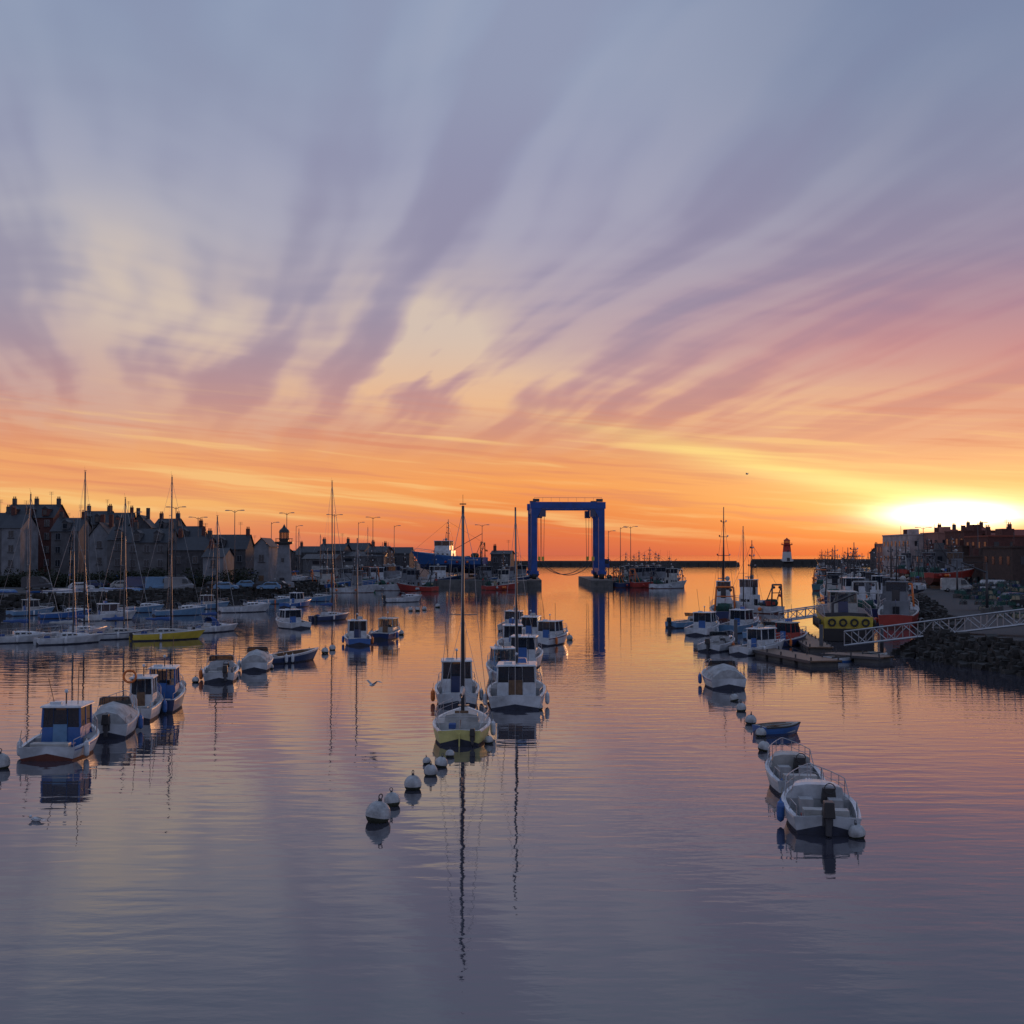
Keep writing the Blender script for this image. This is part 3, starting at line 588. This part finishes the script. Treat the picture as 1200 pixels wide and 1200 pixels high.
# ---------------------------------------------------------------- far boats
trawler(X(529,303),310,-78,14.5,6,'blue',z=T+3.6,cradle=True,mb='navy',sc=1.2,stripe='lightblue')
for u,D,h,L,W,hc in ((445,272,25,17,6.5,'green'),(452,276,20,17,6.5,'white_paint'),(398,262,75,13,4.6,'blue'),(470,268,80,12,4.5,'white_paint'),(490,262,-60,9,3.6,'red'),(586,300,70,13,4.5,'navy'),(585,272,60,8,3,'red'),(430,268,60,14,5,'white_paint'),(415,275,50,14,5,'navy'),
    (757,315,70,15,5,'navy'),(775,300,-60,11,4,'blue'),(745,330,80,13,4.5,'navy'),(782,285,60,9,3.4,'white_paint'),(730,340,80,12,4,'green'),(765,292,70,12,4.4,'red'),(740,293,60,10,4,'navy'),(752,298,60,11,4.2,'navy'),
    (412,252,80,9,3.4,'white_paint'),(455,290,85,13,4.5,'white_paint'),(375,258,70,12,4.4,'blue'),(505,300,60,14,5,'navy'),(560,305,70,13,5,'blue'),(602,330,60,13,5,'navy')):
    trawler(X(u,D),D,h,L,W,hc,cc=R.choice(('white_paint','offwhite','render_white')))
def qe(D): return 40+(D-106)/74*22 if D<180 else 62+(D-180)/220*54
for i,(D,off) in enumerate(((136,5),(150,10),(160,5),(172,11),(184,6),(196,13),(208,6),(220,12),(232,6),(245,12),(257,6),(270,13),(283,6),(297,13),(310,6),(325,6),(340,6),(355,13),(370,6),(378,13),(405,4),(415,-8),(420,-18),(410,-30))):
    trawler(qe(D)-off,D,16+R.uniform(-18,18),R.uniform(10,14),R.uniform(3.8,5),R.choice(('blue','white_paint','navy','navy','red','green','navy','teal')),cc=R.choice(('white_paint','offwhite','render_white','render_white')),fwd=R.random()<.6)
# boats laid up ashore on the right quay
for (u,D,h) in ((1085,225,40),(1112,215,70),(1060,265,30)):
    trawler(X(u,D),D,h,9,3.4,R.choice(('navy','red','green')),cc='render_white',z=T+1.9,cradle=True)
def barge():
    b=B(); hb,sh=hull(b,11,4.6,2.2,2.9,.4,1.2,'yellow',mb='black',mr='black',md='darkmetal',stern=.95,full=.7,draft=.6,gw=.2)
    b.part('tyre_fenders')
    for k in(-1.5,-.5,.5,1.5): b.torus((k,-5.66,1.75),.3,.1,'rubber')
    for k in range(5):
        for s in(1,-1): b.tube((s*2.35,-4+k*1.7,1.5),(s*2.6,-4+k*1.7,1.5),.45,'rubber',n=12)
    b.part('black_band',.05); b.box((0,-5.54,.6),(4.5,.12,1.2),'black')
    wheelhouse(b,-1,2,2.6,2.2,4.4,'offwhite','glass_clear',rake=.1,door='navy')
    b.part('mast'); b.tube((0,.5,4.6),(0,.5,7.2),.07,'darkmetal'); b.tube((-.6,.5,6.2),(.6,.5,6.2),.04,'darkmetal')
    b.part('crane'); b.tube((-1.2,-3,1.2),(-1.2,-3,3.4),.14,'darkmetal'); b.tube((-1.2,-3,3.4),(.8,-4.2,4.4),.1,'darkmetal')
    rail(b,11,hb,sh,.02,.95,.9,8,True,.03)
    x,y=at(997,752); b.finish('work_boat',(x+.8,y+5.5,0),10)
barge()
def pontoon(x0,y0,x1,y1,w):
    L=math.hypot(x1-x0,y1-y0); b=B(); b.part('deck'); b.box((0,0,.42),(w,L,.1),'wood'); b.part('floats',.03)
    n=int(L/2.5)
    for i in range(n): b.box((0,-L/2+L*(i+.5)/n,.1),(w*.9,L/n*.8,.53),'concrete')
    b.part('edge'); 
    for s in(1,-1): b.box((s*(w/2+.03),0,.38),(.06,L,.2),'darkmetal')
    b.part('bollards')
    for i in range(n+1):
        for s in(1,-1): b.tube((s*(w/2-.15),-L/2+.2+(L-.4)*i/n,.47),(s*(w/2-.15),-L/2+.2+(L-.4)*i/n,.72),.06,'darkmetal')
    b.finish('pontoon',((x0+x1)/2,(y0+y1)/2,0),math.degrees(math.atan2(x1-x0,y1-y0)))
pontoon(*at(868,762),*at(968,782),2.4); pontoon(*at(970,772),*at(1040,777),2.0); 
pontoon(*at(905,730),*at(962,765),2.0)
b=B()
for (u,v) in ((866,757),(968,765),(1040,765)):
    x,y=at(u,v); b.tube((x,y+1.5,-2),(x,y+1.5,2.2),.16,'darkmetal',n=10)
b.finish('mooring_piles')
def gangway(p0,p1,w=1.6,ht=1.15,q1=1.0):
    p0=Vector(p0);p1=Vector(p1); d=p1-p0; L=d.length; n=int(L/1.2); hd=Vector((d.x,d.y,0)).normalized(); s=Vector((-hd.y,hd.x,0))*w/2; up=Vector((0,0,ht)); b=B()
    b.part('deck'); b.quad(p0-s,p0+s,p1+s,p1-s,'alu')
    b.part('truss')
    for sg in(1,-1):
        a=p0+s*sg;c=p1+s*sg; b.tube(a,c,.09*q1,'steel'); b.tube(a+up,c+up,.08*q1,'steel')
        for i in range(n+1):
            q=a+(c-a)*i/n; b.tube(q,q+up,.045,'steel')
            if i<n: q2=a+(c-a)*(i+1)/n; b.tube(q if i%2 else q+up,(q2+up) if i%2 else q2,.04,'steel')
    b.finish('gangway')
g0=at(998,764); gangway((g0[0],g0[1]+1,.5),(40.5,90,3.0))
slab('quay_ramp',[(40,86),(50,84),(52,94),(41,94)],1,2.95,'concrete','concrete')
g1=at(908,735); gangway((g1[0],g1[1],.6),(g1[0]+9,g1[1]+5,1.5),1.3,1.0)
def car(x,y,h,m,van=False):
    b=B(); L=4.9 if van else 4.1; W=1.9 if van else 1.72
    if van: prof=[(-L/2,.35),(-L/2,2.1),(-L/2+.15,2.3),(.9,2.3),(1.5,1.9),(2.0,1.25),(L/2,1.0),(L/2,.35)]
    else: prof=[(-L/2,.35),(-L/2,.85),(-L/2+.25,1.0),(-L/2+.7,1.42),(.2,1.47),(.65,1.38),(1.15,.98),(L/2-.15,.82),(L/2,.6),(L/2,.35)]
    n=len(prof); b.part('body',.05)
    vs=[(-W/2*(.86 if z>1.2 else 1),y_,z) for y_,z in prof]+[(W/2*(.86 if z>1.2 else 1),y_,z) for y_,z in prof]
    b.add(vs,[tuple(range(n)),tuple(range(2*n-1,n-1,-1))]+[(k,n+k,n+(k+1)%n,(k+1)%n) for k in range(n)],m)
    b.part('windows')
    for s in(-1,1):
        if van: b.quad((s*W*.505,.6,1.3),(s*W*.505,1.6,1.3),(s*W*.445,1.3,1.95),(s*W*.445,.6,2.0),'win_dark')
        else: b.quad((s*W*.505,-1.5,.98),(s*W*.505,.95,.98),(s*W*.445,.5,1.36),(s*W*.445,-1.2,1.36),'win_dark')
    if not van: b.quad((-W*.42,-L/2+.2,1.02),(W*.42,-L/2+.2,1.02),(W*.38,-L/2+.6,1.4),(-W*.38,-L/2+.6,1.4),'win_dark')
    b.quad((-W*.42,1.2 if not van else 2.05,1.0 if not van else 1.3),(W*.42,1.2 if not van else 2.05,1.0 if not van else 1.3),(W*.38,.72 if not van else 1.55,1.4 if not van else 1.92),(-W*.38,.72 if not van else 1.55,1.4 if not van else 1.92),'win_dark')
    b.part('wheels')
    for s in(-1,1):
        for q in(-L*.31,L*.31): b.tube((s*W*.4,q,.32),(s*W*.51,q,.32),.32,'rubber',n=14); b.tube((s*W*.51,q,.32),(s*W*.515,q,.32),.18,'alu',n=10)
    b.part('lights')
    for s in(-1,1): b.box((s*W*.38,-L/2-.02,.75),(.25,.05,.2),'red'); b.box((s*W*.36,L/2-.02,.66),(.3,.08,.14),'alu')
    b.finish('parked_van' if van else 'parked_car',(x,y,T),h)
for i in range(20):
    u=R.uniform(-10,330); D=R.uniform(205,226); car(X(u,D),D,R.uniform(80,100)+R.choice((0,180)),R.choice(('white_paint','alu','navy','black','darkmetal','darkmetal','lightblue','offwhite')),R.random()<.2)
for (u,D,v_,m) in ((1168,185,True,'white_paint'),(1140,170,False,'darkmetal'),(1190,150,False,'navy'),(1120,200,True,'offwhite'),(1205,140,False,'black'),(1100,230,False,'alu')): car(X(u,D),D,R.uniform(60,120),m,v_)
for i in range(26):
    u=R.uniform(-10,300); D0=at(u,712-max(0,(u-60))*.055)[1]; D=D0+R.uniform(4,16); dinghy(X(u,D),D,T+(.5 if i%2 else .05),R.uniform(40,130),R.choice(('white_paint','blue','lightblue','offwhite')),R.choice(('blue','navy','lightblue')),R.uniform(2.8,4.4),flip=bool(i%2))
for u,D,mh,h in ((302,236,9,60),(372,262,10,80),(348,255,11,30),(428,280,12,70),(1075,190,8,30)):
    o=sail(600,800,6.5,2.3,h,mast=mh); o.location=(X(u,D),D,T+.6)
def pots(x,y):
    b=B(); b.part('pots')
    for i in range(22):
        a,c,k=R.uniform(-2.5,2.5),R.uniform(-1.2,1.2),R.randrange(4); s=.28
        for s1_ in(-1,1): b.poly([(a-s,c+s1_*s,.02+k*.6),(a-s,c+s1_*s,.35+k*.6),(a,c+s1_*s,.55+k*.6),(a+s,c+s1_*s,.35+k*.6),(a+s,c+s1_*s,.02+k*.6)],.025,'net',4)
        b.box((a,c,.22+k*.6),(.5,.6,.36),R.choice(('net','darkmetal','darkmetal','rope','navy')),.7,.95,R.uniform(-.3,.3))
    b.finish('lobster_pot_stack',(x,y,T),R.uniform(0,180))
for i in range(46):
    D=R.uniform(98,240); pots(qe(D)+R.uniform(3,26),D)
def winch(x,y):
    b=B(); b.part('base',.03); b.box((0,0,.3),(1,1,.6),'concrete'); b.part('column'); b.tube((0,0,.6),(0,0,4.5),.16,'darkmetal',.12,8); b.part('jib'); b.tube((0,0,4.3),(2.8,0,5.4),.1,'darkmetal'); b.tube((2.7,0,5.3),(2.7,0,3),.02,'black'); b.tube((0,0,5.4),(2.6,0,5.42),.03,'black'); b.tube((0,0,4.4),(0,0,5.4),.08,'darkmetal')
    b.finish('quay_crane',(x,y,T),R.uniform(120,240))
winch(50,126); winch(64,172); winch(78,222)
def foliage(name,boxes,n):
    b=B()
    for i in range(n):
        cx,cy,cz,sx,sy,sz=R.choice(boxes)
        while True:
            p=Vector((R.uniform(-1,1),R.uniform(-1,1),R.uniform(-1,1)))
            if .3<p.length<1: break
        q=Vector((cx+p.x*sx,cy+p.y*sy,max(T,cz+p.z*sz))); a=Vector((R.uniform(-1,1),R.uniform(-1,1),R.uniform(-1,1))).normalized()*R.uniform(.12,.28); c=a.cross(Vector((R.uniform(-1,1),R.uniform(-1,1),R.uniform(-1,1)))).normalized()*R.uniform(.08,.2)
        b.add([q-a,q-c,q+a,q+c],[(0,1,2,3)],R.choice(('leaf','leaf','leaf2')))
    b.finish(name)
bx=[]
for i in range(75):
    u=R.uniform(-20,290); D=R.uniform(227,232); s=R.uniform(.9,2.2); bx.append((X(u,D),D,T+s*.8,s*1.3,s,s))
foliage('hedge',bx,18000)
bx=[]
for i in range(45):
    D=R.uniform(82,130); x=qe(max(D,106))+R.uniform(8,24); s=R.uniform(.6,1.3); bx.append((x,D,T+s*.5,s*1.5,s,s))
foliage('shrubs',bx,14000)
def gull(x,y,z,fly,h):
    b=B(); b.part('body'); pr=[]; 
    for i in range(9): pr.append((.075*math.sin(math.pi*i/8)**.8+.002,-.2+.4*i/8))
    vs=[];n=8
    for r,yy in pr:
        for k in range(n): t=2*math.pi*k/n; vs.append((r*math.cos(t),yy,r*math.sin(t)+.05))
    b.add(vs,[(i*n+k,i*n+(k+1)%n,(i+1)*n+(k+1)%n,(i+1)*n+k) for i in range(8) for k in range(n)],'white_paint',True)
    b.part('head'); b.ball((0,.2,.12),.05,'white_paint'); b.tube((0,.24,.12),(0,.31,.1),.014,'yellow',.004)
    b.part('tail'); b.add([(-.02,-.18,.05),(.02,-.18,.05),(.06,-.34,.05),(-.06,-.34,.05)],[(0,1,2,3)],'white_paint')
    b.part('wings')
    for s in(-1,1):
        if fly:
            b.add([(s*.05,.08,.08),(s*.05,-.1,.08),(s*.38,.1,.26),(s*.36,-.06,.26),(s*.75,-.02,.2),(s*.6,-.12,.22)],[(0,1,3,2),(2,3,5,4)],'skin_grey')
        else: b.add([(s*.05,.1,.1),(s*.085,0,.06),(s*.03,-.3,.08),(s*.01,-.05,.13)],[(0,1,2,3)],'skin_grey')
    b.finish('seagull',(x,y,z),h)
gull(X(437,58),58,Z(803,58),True,40); x,y=at(42,962); gull(x,y,.0,False,-70)
gull(X(876,190),190,Z(556,190),True,-60)
# ---------------------------------------------------------------- water
b=B(); S=24000; b.add([(-S,-500,0),(S,-500,0),(S,S,0),(-S,S,0)],[(0,1,2,3)],'rock'); b.finish('water')
wo=bpy.data.objects['water']; m=bpy.data.materials.new('sea_water'); m.use_nodes=True; nt=m.node_tree; wo.data.materials[0]=m; bs=nt.nodes['Principled BSDF']
bs.inputs['Base Color'].default_value=(.04,.04,.055,1); bs.inputs['Roughness'].default_value=.025; bs.inputs['IOR'].default_value=2.05
tc=nt.nodes.new('ShaderNodeTexCoord')
def nz(sx,sy,rot,det,rough=.5,dist=0):
    mp=nt.nodes.new('ShaderNodeMapping'); mp.inputs['Scale'].default_value=(sx,sy,1); mp.inputs['Rotation'].default_value=(0,0,rot); nt.links.new(tc.outputs['Object'],mp.inputs[0])
    n=nt.nodes.new('ShaderNodeTexNoise'); n.noise_dimensions='2D'; n.inputs['Scale'].default_value=1; n.inputs['Detail'].default_value=det; n.inputs['Roughness'].default_value=rough; n.inputs['Distortion'].default_value=dist; nt.links.new(mp.outputs[0],n.inputs['Vector']); return n.outputs['Fac']
def mth(op,a,c):
    n=nt.nodes.new('ShaderNodeMath'); n.operation=op
    for i,k in enumerate((a,c)):
        if isinstance(k,(int,float)): n.inputs[i].default_value=k
        else: nt.links.new(k,n.inputs[i])
    return n.outputs[0]
n1=nz(.4,1.3,.1,1,.45,.2); n2=nz(1.8,4.2,-.25,2,.5); n3=nz(.02,.045,.3,2)
patch=mth('ADD',mth('MULTIPLY',n3,1.8),-.45)
hgt=mth('ADD',mth('MULTIPLY',n1,.0125),mth('MULTIPLY',mth('MULTIPLY',n2,patch),.006))
bp=nt.nodes.new('ShaderNodeBump'); bp.inputs['Distance'].default_value=1; bp.inputs['Strength'].default_value=1; nt.links.new(hgt,bp.inputs['Height']); nt.links.new(bp.outputs[0],bs.inputs['Normal'])
# ---------------------------------------------------------------- sky
SAZ,SEL=20.2,1.9
w=bpy.data.worlds.new('World'); bpy.context.scene.world=w; w.use_nodes=True; nt=w.node_tree; nt.nodes.clear()
class E:
    def __init__(s,o): s.o=o
    def __add__(s,k): return M('ADD',s,k)
    __radd__=__add__
    def __sub__(s,k): return M('SUBTRACT',s,k)
    def __rsub__(s,k): return M('SUBTRACT',k,s)
    def __mul__(s,k): return M('MULTIPLY',s,k)
    __rmul__=__mul__
    def __truediv__(s,k): return M('DIVIDE',s,k)
def M(op,*a):
    n=nt.nodes.new('ShaderNodeMath'); n.operation=op
    for i,k in enumerate(a):
        if isinstance(k,E): nt.links.new(k.o,n.inputs[i])
        else: n.inputs[i].default_value=k
    return E(n.outputs[0])
def sm(x,a,c,lo=0,hi=1,t='SMOOTHSTEP'):
    n=nt.nodes.new('ShaderNodeMapRange'); n.interpolation_type=t; nt.links.new(x.o,n.inputs[0])
    for i,k in enumerate((a,c,lo,hi)): n.inputs[1+i].default_value=k
    return E(n.outputs[0])
def gauss(*t):
    s=None
    for x,c,w_ in t:
        d=(x-c)/w_; q=d*d; s=q if s is None else s+q
    return M('EXPONENT',s*-1)
def mixc(f,a,c,bt='MIX'):
    n=nt.nodes.new('ShaderNodeMix'); n.data_type='RGBA'; n.blend_type=bt; n.clamp_factor=True
    for i,k in ((0,f),(6,a),(7,c)):
        if isinstance(k,E): nt.links.new(k.o,n.inputs[i])
        elif i==0: n.inputs[0].default_value=k
        else: n.inputs[i].default_value=tuple(k)+(1,)
    return E(n.outputs[2])
def vec(x,y,z=0):
    n=nt.nodes.new('ShaderNodeCombineXYZ')
    for i,k in enumerate((x,y,z)):
        if isinstance(k,E): nt.links.new(k.o,n.inputs[i])
        else: n.inputs[i].default_value=k
    return E(n.outputs[0])
def noise(v,det=4,rough=.5,dist=0):
    n=nt.nodes.new('ShaderNodeTexNoise'); n.noise_dimensions='2D'; n.inputs['Scale'].default_value=1; n.inputs['Detail'].default_value=det; n.inputs['Roughness'].default_value=rough; n.inputs['Distortion'].default_value=dist; nt.links.new(v.o,n.inputs['Vector']); return E(n.outputs['Fac'])
tc=nt.nodes.new('ShaderNodeTexCoord'); sp=nt.nodes.new('ShaderNodeSeparateXYZ'); nt.links.new(tc.outputs['Generated'],sp.inputs[0])
x,y,z=[E(sp.outputs[i]) for i in range(3)]
az=M('ARCTAN2',x,y)*57.2958; el=M('MAXIMUM',M('ARCSINE',z)*57.2958,0.0)
def ramp(stops):
    n=nt.nodes.new('ShaderNodeValToRGB'); cr=n.color_ramp
    f=el/60.0; nt.links.new(f.o,n.inputs[0])
    stops=sorted(stops)
    cr.elements[0].position=stops[0][0]/60; cr.elements[0].color=lin(stops[0][1])+(1,)
    cr.elements[1].position=stops[-1][0]/60; cr.elements[1].color=lin(stops[-1][1])+(1,)
    for e,c in stops[1:-1]: q=cr.elements.new(e/60); q.color=lin(c)+(1,)
    return E(n.outputs[0])
rl_=ramp([(0,(208,132,108)),(1.2,(230,146,100)),(2.4,(248,188,114)),(3.3,(240,162,106)),(4.6,(242,168,108)),(5.8,(226,166,132)),(7.4,(200,158,152)),(9.5,(184,162,168)),(12,(178,168,178)),(14.5,(172,170,184)),(18,(154,159,183)),(22,(144,156,182)),(27,(136,153,183)),(60,(120,140,175))])
rc_=ramp([(0,(208,104,78)),(.8,(224,114,72)),(2,(238,138,76)),(3.4,(248,162,90)),(4.6,(238,160,104)),(6,(218,154,128)),(8,(200,156,154)),(10,(186,159,168)),(12,(172,158,176)),(15,(160,156,180)),(18.5,(152,156,183)),(22,(150,160,186)),(27,(148,162,189)),(60,(122,142,176))])
rr_=ramp([(0,(236,112,58)),(1,(248,145,72)),(2.4,(252,188,108)),(3.8,(246,184,124)),(5.4,(234,168,130)),(7.5,(218,152,134)),(9.2,(202,140,140)),(11,(176,134,150)),(13.5,(152,138,162)),(17,(138,141,168)),(21,(128,140,169)),(27,(120,137,169)),(60,(112,132,168))])
rb_=ramp([(0,(136,140,166)),(8,(142,150,178)),(20,(142,155,186)),(60,(132,150,184))])
base=mixc(sm(az,-20,1),rl_,rc_); base=mixc(sm(az,1,19),base,rr_)
base=mixc(sm(M('ABSOLUTE',az-8.0),38,85),base,rb_)
# parallel cloud streets running along bearing -16 deg, seen in perspective
k=z+.06; sb=rad(-16)
cc=(x*math.cos(sb)-y*math.sin(sb))/k; ll=(x*math.sin(sb)+y*math.cos(sb))/k
warp=noise(vec(cc*.9,ll*.45),1)-.5
wp2=noise(vec(cc*3+9,ll*1.4+5),1)-.5
street=M('SINE',cc*19.0+warp*7.0+wp2*2.5)
s1=noise(vec(cc*2.6+warp*1.0,ll*.35+warp*.5+3.1),2,.45)
s2=noise(vec(cc*6.0+warp*2.0,ll*.9+7.7),2,.5)
s3=noise(vec(cc*3.0+4,ll*5.0+warp*5+11.0),1.5,.5)
n_=s1*.52+s2*.30+s3*.10+.035+street*.045
amp=sm(el,3.5,8)*sm(el,60,24,.3,1)*sm(az,8,26,1,.4)*sm(el,14,23,1,.45)
dark=sm(n_,.55,.36)*amp; lite=sm(n_,.44,.62)*amp
base=mixc(dark*.52,base,mixc(sm(el,5,12),lin((190,132,128)),lin((132,128,158))))
hot=gauss((az,-19.5,4.5),(el,12.8,2.6))*.7+gauss((az,-4.2,3.6),(el,10,2.8))*1.4+gauss((az,-14,5),(el,10.5,2.2))*.7+gauss((az,4,6),(el,7.3,2.0))*1.0+gauss((az,16,9),(el,6.8,1.6))*.7+gauss((az,-10,8),(el,7.8,1.6))*.5
base=mixc(lite*.35,base,mixc(sm(el,9,16),lin((208,178,170)),lin((182,182,197))))
cream=mixc(sm(el,6,11),lin((252,194,132)),lin((224,204,182)))
base=mixc(M('MINIMUM',lite*hot*.85,.7),base,cream)
wv=el+az*.085
b1=noise(vec(az*.035+1.7,wv*.8+warp*.6),3,.6,.25)
b2=noise(vec(az*.09+5.7,wv*2.6+wp2*.4),2,.6)
bn=b1*.6+b2*.4
bm=sm(el,.3,1.4)*sm(el,8.5,5.0)
base=mixc(sm(bn,.50,.66)*bm*.6,base,lin((252,206,134)))
base=mixc(sm(bn,.48,.35)*bm*.45,base,lin((216,130,104)))
dx=az-SAZ
ray=gauss((el+dx*.235,SEL+.35,.5))*sm(az,-2,17)*sm(az,23,20)
ray2=gauss((el+dx*.12,SEL+.9,.35))*sm(az,4,17)*sm(az,23,20)
tex=b2*1.3+.3
base=mixc(M('MINIMUM',ray*tex*.95,1.0),base,lin((255,224,136)))
base=mixc(ray2*.5,base,lin((255,226,150)))
halo=gauss((az,SAZ,8),(el,SEL+.5,1.8)); core=gauss((az,SAZ+.3,3.4),(el,SEL-.1,.7)); core2=gauss((az,SAZ,2.4),(el,SEL-.1,.48))
def addc(a,col,f):
    n=nt.nodes.new('ShaderNodeVectorMath'); n.operation='SCALE'; n.inputs[0].default_value=col; nt.links.new(f.o,n.inputs['Scale'])
    q=nt.nodes.new('ShaderNodeVectorMath'); q.operation='ADD'; nt.links.new(a.o,q.inputs[0]); nt.links.new(n.outputs[0],q.inputs[1]); return E(q.outputs[0])
base=addc(base,(.22,.13,.04),halo); base=addc(base,(1.2,.95,.55),core*(b2+.5)); base=addc(base,(3,2.6,1.9),core2)
bg=nt.nodes.new('ShaderNodeBackground'); nt.links.new(base.o,bg.inputs[0]); bg.inputs[1].default_value=.97
sky=nt.nodes.new('ShaderNodeTexSky'); sky.sky_type='NISHITA'; sky.sun_disc=False; sky.sun_elevation=rad(SEL); sky.sun_rotation=rad(SAZ); sky.air_density=1; sky.dust_density=1
bg2=nt.nodes.new('ShaderNodeBackground'); nt.links.new(sky.outputs[0],bg2.inputs[0]); bg2.inputs[1].default_value=.003
ad=nt.nodes.new('ShaderNodeAddShader'); out=nt.nodes.new('ShaderNodeOutputWorld'); nt.links.new(bg.outputs[0],ad.inputs[0]); nt.links.new(bg2.outputs[0],ad.inputs[1]); nt.links.new(ad.outputs[0],out.inputs[0])
w.cycles.sampling_method='NONE'
sl=bpy.data.lights.new('sun','SUN'); sl.energy=.8; sl.angle=rad(1.5); sl.color=(1,.45,.18); so=bpy.data.objects.new('sun',sl); bpy.context.collection.objects.link(so)
d=Vector((math.sin(rad(SAZ))*math.cos(rad(SEL)),math.cos(rad(SAZ))*math.cos(rad(SEL)),math.sin(rad(SEL)))); so.rotation_euler=d.to_track_quat('Z','Y').to_euler()
cam=bpy.data.cameras.new('camera'); co=bpy.data.objects.new('camera',cam); bpy.context.collection.objects.link(co); co.location=(0,0,CH); co.rotation_euler=(math.pi/2+PITCH,0,0)
cam.sensor_width=36; cam.sensor_height=36; cam.sensor_fit='HORIZONTAL'; cam.lens=36*F/1200; cam.clip_end=60000; cam.clip_start=.5
sc=bpy.context.scene; sc.camera=co; sc.view_settings.view_transform='Standard'; sc.view_settings.look='None'; sc.view_settings.exposure=0
